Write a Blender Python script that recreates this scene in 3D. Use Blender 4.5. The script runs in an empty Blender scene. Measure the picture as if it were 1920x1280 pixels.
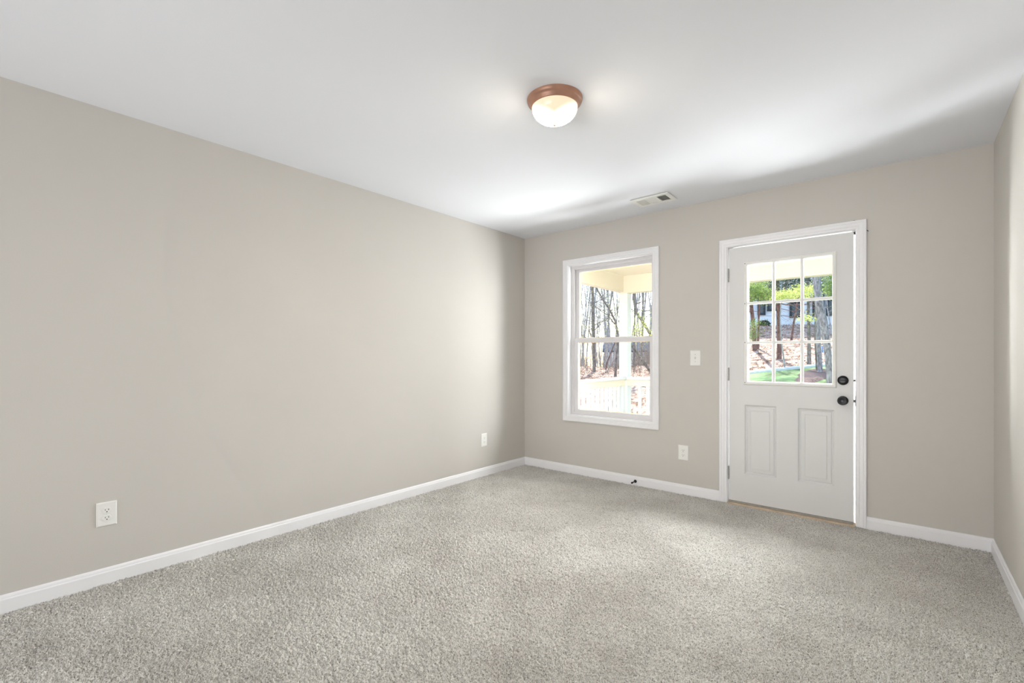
import bpy, bmesh, math, random
import numpy as np
from mathutils import Vector, Matrix

random.seed(7)
rng = np.random.default_rng(7)
scene = bpy.context.scene
COL = scene.collection

# ------------------------------------------------------------------ camera
F_PX, V0, YAW = 878.6146, 667.6742, 0.6962
CX, CY, CZ = 3.1533, -3.9863, 1.1679
cam_data = bpy.data.cameras.new('camera')
cam_data.sensor_width = 36.0
cam_data.lens = F_PX * 36.0 / 1920.0
cam_data.shift_y = (V0 - 640.0) / 1920.0
cam_data.clip_start = 0.05
cam_data.clip_end = 400.0
cam = bpy.data.objects.new('camera', cam_data)
cam.location = (CX, CY, CZ)
cam.rotation_euler = (math.pi / 2, 0.0, YAW)
COL.objects.link(cam)
scene.camera = cam

# ------------------------------------------------------------------ colour management
scene.view_settings.view_transform = 'Standard'
scene.view_settings.look = 'None'
scene.view_settings.gamma = 1.0
scene.view_settings.exposure = 0.26
scene.view_settings.use_curve_mapping = False
scene.cycles.use_denoising = True
scene.cycles.max_bounces = 10
scene.cycles.diffuse_bounces = 6
scene.cycles.transparent_max_bounces = 24
scene.cycles.sample_clamp_indirect = 6.0

# ------------------------------------------------------------------ sky and sun
world = bpy.data.worlds.new('sky')
scene.world = world
world.use_nodes = True
wn = world.node_tree.nodes
wl = world.node_tree.links
wn.clear()
sky = wn.new('ShaderNodeTexSky')
sky.sky_type = 'NISHITA'
sky.sun_disc = False
sky.sun_elevation = math.radians(48)
sky.sun_rotation = math.radians(-25)
sky.air_density = 1.0
sky.dust_density = 1.5
bg = wn.new('ShaderNodeBackground')
bg.inputs['Strength'].default_value = 0.44
wo = wn.new('ShaderNodeOutputWorld')
wl.new(sky.outputs[0], bg.inputs['Color'])
wl.new(bg.outputs[0], wo.inputs['Surface'])

def sun_lamp():
    d = bpy.data.lights.new('sun', 'SUN')
    d.energy = 8.2
    d.angle = math.radians(0.6)
    d.color = (1.0, 0.95, 0.88)
    o = bpy.data.objects.new('sun', d)
    az, el = math.atan2(0.9, -0.42), math.radians(48)
    to_sun = Vector((math.cos(el) * math.cos(az), math.cos(el) * math.sin(az), math.sin(el)))
    o.rotation_euler = (-to_sun).to_track_quat('-Z', 'Y').to_euler()
    COL.objects.link(o)
sun_lamp()

def area_lamp(name, loc, target, sx, sy, power, color=(1, 1, 1), spread=125):
    d = bpy.data.lights.new(name, 'AREA')
    d.shape = 'RECTANGLE'
    d.size, d.size_y = sx, sy
    d.energy = power
    d.color = color
    o = bpy.data.objects.new(name, d)
    o.location = loc
    o.rotation_euler = (Vector(target) - Vector(loc)).to_track_quat('-Z', 'Y').to_euler()
    d.spread = math.radians(spread)
    COL.objects.link(o)
    return o
# added fill lamps outside window and door and behind camera, in place of daylight
area_lamp('window_fill', (1.72, 0.66, 1.50), (0.45, -1.4, 1.25), 0.5, 1.3, 25, (0.975, 0.98, 1.0))
area_lamp('window_yard_fill', (1.22, 1.90, 1.50), (0.5, -1.6, 1.25), 0.7, 1.4, 66, (0.975, 0.98, 1.0))
area_lamp('window_side_fill', (0.05, 0.46, 1.45), (3.0, -1.1, 1.25), 0.42, 1.2, 72, (0.975, 0.98, 1.0))
area_lamp('window_sill_fill', (1.0, 0.55, 0.22), (1.0, -0.5, 2.44), 0.9, 0.5, 23, (0.985, 0.985, 1.0))  # added upward lamp below the window, brightens the ceiling
area_lamp('door_side_fill', (1.75, 0.33, 1.38), (3.5, -0.35, 1.75), 0.28, 1.3, 66, (0.975, 0.98, 1.0))
area_lamp('door_fill', (3.2, 1.3, 1.5), (2.1, -1.5, 1.0), 0.9, 1.4, 10, (0.975, 0.98, 1.0))
area_lamp('door_high_fill', (2.85, 0.80, 2.15), (2.35, -1.2, 0.0), 0.75, 0.9, 56, (0.975, 0.98, 1.0))
area_lamp('deck_fill', (2.55, 1.0, 0.35), (2.45, -0.9, 2.44), 0.9, 0.8, 19, (0.985, 0.985, 1.0))  # added lamps over the porch floor imitate light bounced off it
area_lamp('deck_near_fill', (2.0, 0.6, 0.3), (2.6, -0.5, 2.44), 0.5, 0.6, 20, (0.985, 0.985, 1.0))
area_lamp('rear_fill', (1.78, -6.5, 0.5), (1.8, -2.0, 2.0), 2.4, 0.8, 33, (0.985, 0.98, 0.99))  # added unseen lamp behind the camera, lifts ceiling and walls
area_lamp('rear_high_fill', (1.78, -7.0, 1.5), (1.8, 0.0, 0.8), 2.4, 1.0, 4, (1.0, 0.985, 0.985), 75)  # added unseen lamp; no window is built in the rear wall

# ------------------------------------------------------------------ helpers
def lin(c):
    c = c / 255.0
    return c / 12.92 if c <= 0.04045 else ((c + 0.055) / 1.055) ** 2.4
def rgb(r, g, b):
    return (lin(r), lin(g), lin(b), 1.0)

def cam_ray(u, v):
    X = (u - 960.0) / F_PX
    Z = -(v - V0) / F_PX
    c, s = math.cos(YAW), math.sin(YAW)
    return Vector((X * c - s, X * s + c, Z))
def at(u, v, d):
    return Vector((CX, CY, CZ)) + cam_ray(u, v) * d

def tag(o, label=None, cat=None, group=None, kind=None):
    if label: o['label'] = label
    if cat: o['category'] = cat
    if group: o['group'] = group
    if kind: o['kind'] = kind
    return o
def empty(name, loc=(0, 0, 0)):
    o = bpy.data.objects.new(name, None)
    o.location = loc
    o.empty_display_size = 0.1
    COL.objects.link(o)
    return o

class MB:
    def __init__(self):
        self.v, self.f = [], []
    def add(self, vs, fs):
        n = len(self.v)
        self.v += [tuple(p) for p in vs]
        self.f += [tuple(n + i for i in q) for q in fs]
        return self
    def box(self, x0, x1, y0, y1, z0, z1):
        vs = [(x0, y0, z0), (x1, y0, z0), (x1, y1, z0), (x0, y1, z0),
              (x0, y0, z1), (x1, y0, z1), (x1, y1, z1), (x0, y1, z1)]
        fs = [(0, 3, 2, 1), (4, 5, 6, 7), (0, 1, 5, 4), (1, 2, 6, 5), (2, 3, 7, 6), (3, 0, 4, 7)]
        return self.add(vs, fs)
    def rings(self, rings, close=True, cap0=False, cap1=False, loop=True):
        n = len(rings[0])
        base = len(self.v)
        for r in rings:
            self.v += [tuple(p) for p in r]
        for i in range(len(rings) - 1):
            for j in range(n if loop else n - 1):
                k = (j + 1) % n
                a = base + i * n
                self.f.append((a + j, a + k, a + n + k, a + n + j))
        if cap0: self.f.append(tuple(base + j for j in range(n))[::-1])
        if cap1: self.f.append(tuple(base + (len(rings) - 1) * n + j for j in range(n)))
        return self
    def lathe(self, prof, M=None, seg=48, cap0=False, cap1=False):
        M = M or Matrix()
        rs = []
        for r, z in prof:
            rs.append([M @ Vector((r * math.cos(2 * math.pi * k / seg), r * math.sin(2 * math.pi * k / seg), z)) for k in range(seg)])
        return self.rings(rs, cap0=cap0, cap1=cap1)
    def tube(self, pts, radii, seg=8, caps=True):
        pts = [Vector(p) for p in pts]
        rs = []
        up = Vector((0.31, 0.17, 0.93))
        for i, p in enumerate(pts):
            t = (pts[min(i + 1, len(pts) - 1)] - pts[max(i - 1, 0)])
            if t.length < 1e-9: t = Vector((0, 0, 1))
            t.normalize()
            a = t.cross(Vector((1, 0.13, 0)) if abs(t.z) > 0.7 else Vector((0, 0, 1))).normalized()
            b = t.cross(a)
            rs.append([p + (a * math.cos(2 * math.pi * k / seg) + b * math.sin(2 * math.pi * k / seg)) * radii[i] for k in range(seg)])
        return self.rings(rs, cap0=caps, cap1=caps)
    def frame(self, x0, x1, z0, z1, prof, open_bottom=False):
        """profile (offset outward from the rectangle, y) swept round a rectangle in the back wall's plane"""
        rs = []
        for off, y in prof:
            a, b, c, d = x0 - off, x1 + off, z0 - off, z1 + off
            if open_bottom:
                rs.append([(a, y, z0), (a, y, d), (b, y, d), (b, y, z0)])
            else:
                rs.append([(a, y, c), (a, y, d), (b, y, d), (b, y, c)])
        return self.rings(rs, loop=not open_bottom)
    def build(self, name, mat, parent=None, smooth=False, loc=None, bevel=0.0):
        me = bpy.data.meshes.new(name)
        me.from_pydata(self.v, [], self.f)
        me.validate()
        bm = bmesh.new(); bm.from_mesh(me)
        bmesh.ops.recalc_face_normals(bm, faces=bm.faces)
        bm.to_mesh(me); bm.free()
        return link(name, me, mat, parent, smooth, loc, bevel)

def link(name, me, mat, parent=None, smooth=False, loc=None, bevel=0.0):
    o = bpy.data.objects.new(name, me)
    COL.objects.link(o)
    if mat: me.materials.append(mat)
    if parent:
        o.parent = parent
        off = Vector((0, 0, 0))
        p = parent
        while p:
            off += p.location
            p = p.parent
        if off.length > 0:
            me.transform(Matrix.Translation(-off))
    if loc is not None:
        me.transform(Matrix.Translation(-Vector(loc)))
        o.location = loc
    if smooth:
        me.polygons.foreach_set('use_smooth', [True] * len(me.polygons))
    if bevel > 0:
        m = o.modifiers.new('edge', 'BEVEL')
        m.width = bevel; m.segments = 2; m.limit_method = 'ANGLE'
    return o

# ------------------------------------------------------------------ materials
def new_mat(name):
    m = bpy.data.materials.new(name)
    m.use_nodes = True
    nt = m.node_tree
    p = nt.nodes['Principled BSDF']
    return m, nt, p
def noise(nt, scale, detail=3.0, rough=0.5, coord='Object', vec=None):
    t = nt.nodes.new('ShaderNodeTexNoise')
    t.inputs['Scale'].default_value = scale
    t.inputs['Detail'].default_value = detail
    t.inputs['Roughness'].default_value = rough
    if vec is None:
        c = nt.nodes.new('ShaderNodeTexCoord')
        nt.links.new(c.outputs[coord], t.inputs['Vector'])
    else:
        nt.links.new(vec, t.inputs['Vector'])
    return t
def ramp(nt, fac, stops):
    r = nt.nodes.new('ShaderNodeValToRGB')
    el = r.color_ramp.elements
    while len(el) < len(stops): el.new(0.5)
    for e, (pos, c) in zip(el, stops):
        e.position = pos; e.color = c
    nt.links.new(fac, r.inputs['Fac'])
    return r
def add_bump(nt, p, height, strength, dist):
    b = nt.nodes.new('ShaderNodeBump')
    b.inputs['Strength'].default_value = strength
    b.inputs['Distance'].default_value = dist
    nt.links.new(height, b.inputs['Height'])
    nt.links.new(b.outputs['Normal'], p.inputs['Normal'])
def plain(name, color, rough=0.5, metal=0.0, bump=None, vary=0.0, vscale=6.0, spec=0.5):
    m, nt, p = new_mat(name)
    p.inputs['Base Color'].default_value = color
    p.inputs['Roughness'].default_value = rough
    p.inputs['Metallic'].default_value = metal
    p.inputs['Specular IOR Level'].default_value = spec
    if vary > 0:
        n = noise(nt, vscale, 4.0)
        lo = tuple(c * (1 - vary) for c in color[:3]) + (1,)
        hi = tuple(min(1, c * (1 + vary)) for c in color[:3]) + (1,)
        r = ramp(nt, n.outputs['Fac'], [(0.3, lo), (0.7, hi)])
        nt.links.new(r.outputs['Color'], p.inputs['Base Color'])
    if bump:
        sc, st, di = bump
        n2 = noise(nt, sc, 2.0)
        add_bump(nt, p, n2.outputs['Fac'], st, di)
    return m

M = {}
M['wall'] = plain('greige_wall_paint', rgb(203, 199, 193), 0.75, bump=(260, 0.12, 0.002), vary=0.012, vscale=1.3, spec=0.2)
M['ceiling'] = plain('white_ceiling_paint', rgb(231, 233, 238), 0.85, bump=(220, 0.1, 0.002), vary=0.01, vscale=0.9, spec=0.15)
M['trim'] = plain('white_trim_paint', rgb(240, 240, 242), 0.35, bump=(90, 0.04, 0.001), vary=0.01, vscale=5)
M['door'] = plain('white_door_paint', rgb(219, 219, 218), 0.4, bump=(300, 0.06, 0.001), vary=0.012, vscale=2.5)
M['vinyl'] = plain('white_window_vinyl', rgb(225, 223, 224), 0.35, vary=0.01)
M['plate'] = plain('white_plastic_plate', rgb(236, 236, 232), 0.3, vary=0.01)
M['black'] = plain('black_metal', rgb(14, 14, 17), 0.28, 0.3, vary=0.2, vscale=30)
M['slot'] = plain('dark_slot', rgb(18, 18, 20), 0.7, vary=0.1)
M['steel'] = plain('satin_nickel', rgb(165, 163, 158), 0.35, 0.9, vary=0.1, vscale=40)
M['bronze'] = plain('brushed_bronze', rgb(176, 132, 110), 0.4, 0.25, bump=(240, 0.1, 0.001), vary=0.15, vscale=12)
M['wood'] = plain('threshold_wood', rgb(205, 185, 160), 0.6, vary=0.12, vscale=20)
M['glass_edge'] = plain('tan_glass_edge', rgb(170, 130, 70), 0.5, vary=0.1)
M['duct'] = plain('grey_duct', rgb(96, 96, 98), 0.8, vary=0.1)
M['cream'] = plain('cream_porch_paint', rgb(208, 200, 182), 0.55, vary=0.01, vscale=3)
M['porch_white'] = plain('white_porch_paint', rgb(204, 208, 207), 0.5, vary=0.01, vscale=3)
M['deck'] = plain('porch_concrete', rgb(168, 164, 156), 0.8, bump=(60, 0.2, 0.004), vary=0.08, vscale=4)

def glass_mat():
    m = bpy.data.materials.new('window_glass')
    m.use_nodes = True
    nt = m.node_tree
    nt.nodes.clear()
    out = nt.nodes.new('ShaderNodeOutputMaterial')
    mix = nt.nodes.new('ShaderNodeMixShader')
    tr = nt.nodes.new('ShaderNodeBsdfTransparent')
    tr.inputs['Color'].default_value = (0.96, 0.975, 0.97, 1)
    gl = nt.nodes.new('ShaderNodeBsdfGlossy')
    gl.inputs['Roughness'].default_value = 0.01
    fr = nt.nodes.new('ShaderNodeFresnel')
    fr.inputs['IOR'].default_value = 1.12
    n = noise(nt, 1.5, 1.0)
    bmp = nt.nodes.new('ShaderNodeBump')
    bmp.inputs['Strength'].default_value = 0.01
    nt.links.new(n.outputs['Fac'], bmp.inputs['Height'])
    nt.links.new(bmp.outputs['Normal'], gl.inputs['Normal'])
    nt.links.new(fr.outputs[0], mix.inputs['Fac'])
    nt.links.new(tr.outputs[0], mix.inputs[1])
    nt.links.new(gl.outputs[0], mix.inputs[2])
    nt.links.new(mix.outputs[0], out.inputs['Surface'])
    return m
M['glass'] = glass_mat()

def strip_mat():
    m = bpy.data.materials.new('translucent_gap_strip')
    m.use_nodes = True
    nt = m.node_tree
    nt.nodes.clear()
    out = nt.nodes.new('ShaderNodeOutputMaterial')
    mix = nt.nodes.new('ShaderNodeMixShader')
    mix.inputs['Fac'].default_value = 0.75
    d = nt.nodes.new('ShaderNodeBsdfDiffuse'); d.inputs['Color'].default_value = (0.9, 0.9, 0.9, 1)
    t = nt.nodes.new('ShaderNodeBsdfTranslucent'); t.inputs['Color'].default_value = (0.97, 0.97, 0.97, 1)
    nt.links.new(d.outputs[0], mix.inputs[1]); nt.links.new(t.outputs[0], mix.inputs[2])
    nt.links.new(mix.outputs[0], out.inputs['Surface'])
    return m
M['strip'] = strip_mat()

def carpet_mat():
    m, nt, p = new_mat('greige_frieze_carpet')
    p.inputs['Roughness'].default_value = 0.95
    p.inputs['Specular IOR Level'].default_value = 0.05
    p.inputs['Sheen Weight'].default_value = 0.15
    big = noise(nt, 2.2, 4.0, 0.6)
    fine = noise(nt, 240, 2.0, 0.6)
    r1 = ramp(nt, fine.outputs['Fac'], [(0.31, rgb(104, 101, 95)), (0.44, rgb(205, 202, 195)), (0.57, rgb(236, 234, 228))])
    r2 = ramp(nt, big.outputs['Fac'], [(0.35, (0.80, 0.79, 0.78, 1)), (0.65, (1.0, 1.0, 1.0, 1))])
    mx = nt.nodes.new('ShaderNodeMix'); mx.data_type = 'RGBA'; mx.blend_type = 'MULTIPLY'
    mx.inputs['Factor'].default_value = 1.0
    nt.links.new(r1.outputs['Color'], mx.inputs['A']); nt.links.new(r2.outputs['Color'], mx.inputs['B'])
    nt.links.new(mx.outputs['Result'], p.inputs['Base Color'])
    return m
M['carpet'] = carpet_mat()

def litter_mat():
    m, nt, p = new_mat('pine_straw_and_leaves')
    p.inputs['Roughness'].default_value = 0.9
    n1 = noise(nt, 5.0, 6.0, 0.65)
    n2 = noise(nt, 0.9, 3.0, 0.5)
    r = ramp(nt, n1.outputs['Fac'], [(0.32, rgb(70, 52, 44)), (0.43, rgb(150, 118, 100)), (0.52, rgb(206, 182, 164)), (0.66, rgb(226, 208, 192))])
    r2 = ramp(nt, n2.outputs['Fac'], [(0.3, (0.86, 0.84, 0.82, 1)), (0.7, (1, 1, 1, 1))])
    mx = nt.nodes.new('ShaderNodeMix'); mx.data_type = 'RGBA'; mx.blend_type = 'MULTIPLY'
    mx.inputs['Factor'].default_value = 1.0
    nt.links.new(r.outputs['Color'], mx.inputs['A']); nt.links.new(r2.outputs['Color'], mx.inputs['B'])
    nt.links.new(mx.outputs['Result'], p.inputs['Base Color'])
    add_bump(nt, p, n1.outputs['Fac'], 0.8, 0.12)
    return m
M['litter'] = litter_mat()
def grass_mat():
    m, nt, p = new_mat('lawn_grass')
    p.inputs['Roughness'].default_value = 0.9
    n1 = noise(nt, 18, 5.0, 0.7)
    n2 = noise(nt, 1.8, 3.0, 0.6)
    r = ramp(nt, n1.outputs['Fac'], [(0.3, rgb(104, 134, 90)), (0.5, rgb(150, 182, 124)), (0.7, rgb(190, 208, 158))])
    r2 = ramp(nt, n2.outputs['Fac'], [(0.35, rgb(170, 165, 140)), (0.6, rgb(235, 250, 225))])
    mx = nt.nodes.new('ShaderNodeMix'); mx.data_type = 'RGBA'; mx.blend_type = 'MULTIPLY'
    mx.inputs['Factor'].default_value = 1.0
    nt.links.new(r.outputs['Color'], mx.inputs['A']); nt.links.new(r2.outputs['Color'], mx.inputs['B'])
    nt.links.new(mx.outputs['Result'], p.inputs['Base Color'])
    add_bump(nt, p, n1.outputs['Fac'], 0.6, 0.05)
    return m
M['grass'] = grass_mat()
def bark(name, dark, light, sc=34):
    m, nt, p = new_mat(name)
    p.inputs['Roughness'].default_value = 0.9
    c = nt.nodes.new('ShaderNodeTexCoord')
    mp = nt.nodes.new('ShaderNodeMapping')
    mp.inputs['Scale'].default_value = (1, 1, 0.35)
    nt.links.new(c.outputs['Object'], mp.inputs['Vector'])
    n = noise(nt, sc, 5.0, 0.65, vec=mp.outputs['Vector'])
    r = ramp(nt, n.outputs['Fac'], [(0.35, dark), (0.62, light)])
    nt.links.new(r.outputs['Color'], p.inputs['Base Color'])
    add_bump(nt, p, n.outputs['Fac'], 0.8, 0.03)
    return m
M['bark_red'] = bark('red_brown_bark', rgb(84, 62, 56), rgb(158, 124, 112))
M['bark_grey'] = bark('grey_bark', rgb(104, 98, 100), rgb(190, 186, 190))
M['bark_dark'] = bark('dark_grey_bark', rgb(92, 84, 80), rgb(162, 152, 142))
M['bark_pale'] = bark('pale_bark', rgb(140, 138, 138), rgb(200, 200, 200))
M['brush'] = bark('tan_brush', rgb(128, 112, 98), rgb(190, 174, 156))
M['twig'] = bark('twig_bark', rgb(120, 125, 130), rgb(186, 188, 188))
def leaf_mat(name, a, b):
    m, nt, p = new_mat(name)
    p.inputs['Roughness'].default_value = 0.44
    n = noise(nt, 3.5, 2.0)
    r = ramp(nt, n.outputs['Fac'], [(0.35, a), (0.65, b)])
    nt.links.new(r.outputs['Color'], p.inputs['Base Color'])
    nt.nodes.remove(p)
    d = nt.nodes.new('ShaderNodeBsdfDiffuse'); t = nt.nodes.new('ShaderNodeBsdfTranslucent')
    mix = nt.nodes.new('ShaderNodeMixShader'); mix.inputs['Fac'].default_value = 0.45
    nt.links.new(r.outputs['Color'], d.inputs['Color']); nt.links.new(r.outputs['Color'], t.inputs['Color'])
    nt.links.new(d.outputs[0], mix.inputs[1]); nt.links.new(t.outputs[0], mix.inputs[2])
    nt.links.new(mix.outputs[0], nt.nodes['Material Output'].inputs['Surface'])
    return m
M['leaf_lime'] = leaf_mat('lime_leaves', rgb(176, 186, 104), rgb(222, 228, 156))
M['leaf_green'] = leaf_mat('green_leaves', rgb(104, 132, 76), rgb(172, 190, 120))
M['leaf_dark'] = leaf_mat('dark_needles', rgb(52, 70, 62), rgb(98, 118, 104))
M['siding'] = plain('white_house_siding', rgb(242, 242, 243), 0.7, vary=0.03, vscale=2)
M['siding_blue'] = plain('pale_blue_siding', rgb(226, 232, 238), 0.7, vary=0.04, vscale=2)
M['house_glass'] = plain('dark_house_glass', rgb(66, 78, 88), 0.15, vary=0.25, vscale=1.5)
M['house_trim'] = plain('house_trim', rgb(238, 240, 242), 0.6, vary=0.02)
M['house_trim_dark'] = plain('black_window_trim', rgb(48, 54, 58), 0.6, vary=0.1)
M['slate'] = plain('slate_roof', rgb(44, 60, 80), 0.95, bump=(20, 0.4, 0.03), vary=0.12, vscale=6)
M['edging'] = plain('white_stone_edging', rgb(226, 230, 232), 0.7, bump=(40, 0.3, 0.01), vary=0.08, vscale=8)
M['mulch'] = plain('brown_mulch', rgb(120, 98, 92), 0.95, bump=(30, 1.0, 0.05), vary=0.35, vscale=22)
M['blue'] = plain('bright_blue_tape', rgb(40, 150, 235), 0.5, vary=0.05)

# ------------------------------------------------------------------ room shell
W, H, T = 3.566, 2.44, 0.16
REAR = -8.2
BB = 0.0805

def struct(o):
    o['kind'] = 'structure'
    return o

# window and door openings in the back wall
WX0, WX1, WZ0, WZ1 = 0.556, 1.456, 0.572, 2.083
DX0, DX1, DZ1 = 2.062, 2.911, 2.047

b = MB()
b.box(-0.35, WX0, 0, T, -0.3, 2.6)
b.box(WX0, WX1, 0, T, -0.3, WZ0)
b.box(WX0, WX1, 0, T, WZ1, 2.6)
b.box(WX1, DX0, 0, T, -0.3, 2.6)
b.box(DX0, DX1, 0, T, DZ1, 2.6)
b.box(DX0, DX1, 0, T, -0.3, -0.022)
b.box(DX1, W + T, 0, T, -0.3, 2.6)
struct(b.build('wall_back', M['wall']))
struct(MB().box(-T, 0, REAR - T, 0, -0.3, 2.6).build('wall_left', M['wall']))
struct(MB().box(W, W + T, REAR - T, 0, -0.3, 2.6).build('wall_right', M['wall']))
struct(MB().box(0, W, REAR - T, REAR, -0.3, 2.6).build('wall_rear', M['wall']))
struct(MB().box(0, W, REAR, 0, H, H + 0.16).build('ceiling', M['ceiling']))

# carpeted floor: a dense pile surface near the camera, coarse behind it
def smooth2(a, k):
    for ax in (0, 1):
        for _ in range(k):
            a = (np.roll(a, 1, ax) + 2 * a + np.roll(a, -1, ax)) / 4.0
    return a
def make_floor():
    step = 0.0034
    xs = np.arange(0.0, W + step, step)
    ys = np.concatenate([np.array([REAR, -5.0, -4.5]), np.arange(-3.95, step * 0.5, step)])
    nx, ny = len(xs), len(ys)
    h = 0.75 * rng.standard_normal((ny, nx)) + 0.9 * smooth2(rng.standard_normal((ny, nx)), 1)
    h = h / h.std()
    h2 = smooth2(rng.standard_normal((ny, nx)), 6); h2 /= h2.std()
    z = -0.004 + 0.0044 * np.clip(h, -1.8, 1.8) + 0.0011 * h2
    X, Y = np.meshgrid(xs, ys)
    jx = smooth2(rng.standard_normal((ny, nx)), 1) * step * 0.6
    X = np.clip(X + jx, 0, W)
    co = np.stack([X, Y, z], -1).reshape(-1, 3).astype(np.float32)
    idx = np.arange(ny * nx).reshape(ny, nx)
    quads = np.stack([idx[:-1, :-1], idx[:-1, 1:], idx[1:, 1:], idx[1:, :-1]], -1).reshape(-1, 4)
    me = bpy.data.meshes.new('floor')
    me.vertices.add(len(co)); me.vertices.foreach_set('co', co.ravel())
    me.loops.add(quads.size); me.loops.foreach_set('vertex_index', quads.ravel().astype(np.int32))
    me.polygons.add(len(quads))
    me.polygons.foreach_set('loop_start', np.arange(0, quads.size, 4, dtype=np.int32))
    me.polygons.foreach_set('loop_total', np.full(len(quads), 4, dtype=np.int32))
    me.polygons.foreach_set('use_smooth', np.ones(len(quads), dtype=bool))
    me.update(calc_edges=True)
    return link('floor', me, M['carpet'])
struct(make_floor())

# baseboards
PROF = [(0.0125, -0.012), (0.0125, 0.057), (0.0115, 0.0605), (0.009, 0.0635), (0.0085, 0.068), (0.0065, 0.0745), (0.0035, 0.079), (0.0, BB)]
def baseboard_y(name, x_wall, sx, y0, y1):
    # x_wall + sx*depth ; mitred at the back corner (y1)
    r = []
    for d, z in PROF:
        r.append([(x_wall + sx * d, y0, z), (x_wall + sx * d, y1 - d, z)])
    b = MB().rings(r, loop=False)
    return struct(b.build(name, M['trim']))
def baseboard_x(name, x0, x1, m0, m1):
    r = []
    for d, z in PROF:
        r.append([(x0 + (d if m0 else 0), -d, z), (x1 - (d if m1 else 0), -d, z)])
    b = MB().rings(r, loop=False)
    return struct(b.build(name, M['trim']))
baseboard_y('baseboard_left', 0.0, 1, REAR, 0.0)
baseboard_y('baseboard_right', W, -1, REAR, 0.0)
baseboard_x('baseboard_back', 0.0, 2.016, True, False)
baseboard_x('baseboard_back', 2.957, W, False, True)

# ------------------------------------------------------------------ window
CASING = [(0.0, 0.0), (0.0, -0.010), (0.004, -0.012), (0.014, -0.0125), (0.018, -0.0105), (0.021, -0.0135), (0.036, -0.0155), (0.040, -0.0145), (0.043, -0.0175), (0.053, -0.0175), (0.057, -0.015), (0.057, 0.001)]
win = empty('window_1', (1.006, 0.0, 0.58)); struct(win)
MB().frame(0.562, 1.450, 0.5785, 2.0765, CASING).build('casing', M['trim'], win)
# jamb extension lining the opening
jx0, jx1, jz0, jz1 = 0.567, 1.445, 0.583, 2.072
b = MB().frame(jx0, jx1, jz0, jz1, [(0.011, -0.001), (0, -0.001), (0, 0.16), (0.011, 0.16), (0.011, -0.001)])
b.build('jamb', M['trim'], win)
# vinyl main frame with tracks
b = MB()
b.frame(0.588, 1.424, 0.600, 2.052, [(0.021, 0.052), (0.004, 0.052), (0.002, 0.056), (-0.010, 0.056), (-0.010, 0.062), (0.0, 0.062), (0.0, 0.092), (-0.008, 0.092), (-0.008, 0.098), (0, 0.098), (0, 0.135), (0.021, 0.135)])
b.build('window_frame', M['vinyl'], win)
def sash(name, x0, x1, z0, z1, y0, y1, sl, sr, bt, tp):
    gx0, gx1, gz0, gz1 = x0 + sl, x1 - sr, z0 + bt, z1 - tp
    b = MB()
    b.box(x0, gx0, y0, y1, z0, z1); b.box(gx1, x1, y0, y1, z0, z1)
    b.box(gx0, gx1, y0, y1, z0, gz0); b.box(gx0, gx1, y0, y1, gz1, z1)
    s = b.build(name, M['vinyl'], win, bevel=0.002)
    ym = (y0 + y1) / 2
    MB().box(gx0 - 0.004, gx1 + 0.004, ym - 0.002, ym + 0.002, gz0 - 0.004, gz1 + 0.004).build('pane', M['glass'], s)
    sp = MB().frame(gx0 + 0.003, gx1 - 0.003, gz0 + 0.003, gz1 - 0.003, [(0.004, ym - 0.001 + 0.004), (0.0, ym + 0.003), (0.0, y1 - 0.002), (0.004, y1 - 0.002)])  # tan strip round the edge of the glass
    sp.build('glass_edge_strip', M['glass_edge'], s)
    return s
lower = sash('lower_sash', 0.600, 1.434, 0.592, 1.345, 0.058, 0.088, 0.040, 0.039, 0.043, 0.042)
upper = sash('upper_sash', 0.596, 1.434, 1.305, 2.056, 0.094, 0.122, 0.038, 0.036, 0.047, 0.040)
for x in (0.775, 1.215):
    b = MB()
    pts = [(x - 0.05 + 0.1 * t, 0.066 + 0.006 * math.sin(math.pi * t), 1.3465 + 0.006 * math.sin(math.pi * t) ** 0.6) for t in [i / 10 for i in range(11)]]
    b.tube(pts, [0.003 + 0.003 * math.sin(math.pi * i / 10) for i in range(11)], 8)
    b.build('sash_latch', M['plate'], lower, smooth=True)

# ------------------------------------------------------------------ door
door = empty('door_1', (2.486, 0.0, 0.0)); struct(door)
MB().frame(2.069, 2.9035, 0.0, 2.0405, CASING, open_bottom=True).build('casing', M['trim'], door)
JX0, JX1, JZ1 = 2.0745, 2.8985, 2.0355
b = MB()
b.box(2.062, JX0, -0.001, T, -0.005, DZ1); b.box(JX1, 2.911, -0.001, T, -0.005, DZ1); b.box(JX0, JX1, -0.001, T, JZ1, DZ1)
b.build('jamb', M['trim'], door)
b = MB()
b.box(JX0, JX0 + 0.022, 0.052, 0.056, 0.0, JZ1); b.box(JX1 - 0.022, JX1, 0.052, 0.056, 0.0, JZ1); b.box(JX0, JX1, 0.052, 0.056, JZ1 - 0.02, JZ1)
b.build('bright_gap_strip', M['strip'], door)  # translucent strip added so the gaps round the door show bright
SX0, SX1, SZ0, SZ1, SY0, SY1 = 2.0835, 2.8875, 0.024, 2.0265, 0.002, 0.046
PAN = [(2.195, 2.418, 0.247, 0.790), (2.556, 2.780, 0.247, 0.790)]
LO = (2.203, 2.781, 0.953, 1.897)
xs = sorted({SX0, 2.195, 2.203, 2.418, 2.556, 2.780, 2.781, SX1})
zs = [SZ0, 0.247, 0.790, 0.953, 1.897, SZ1]
slab = MB()
def in_open(x, z):
    for a, c, e, g in PAN + [LO]:
        if a < x < c and e < z < g: return True
    return False
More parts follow.
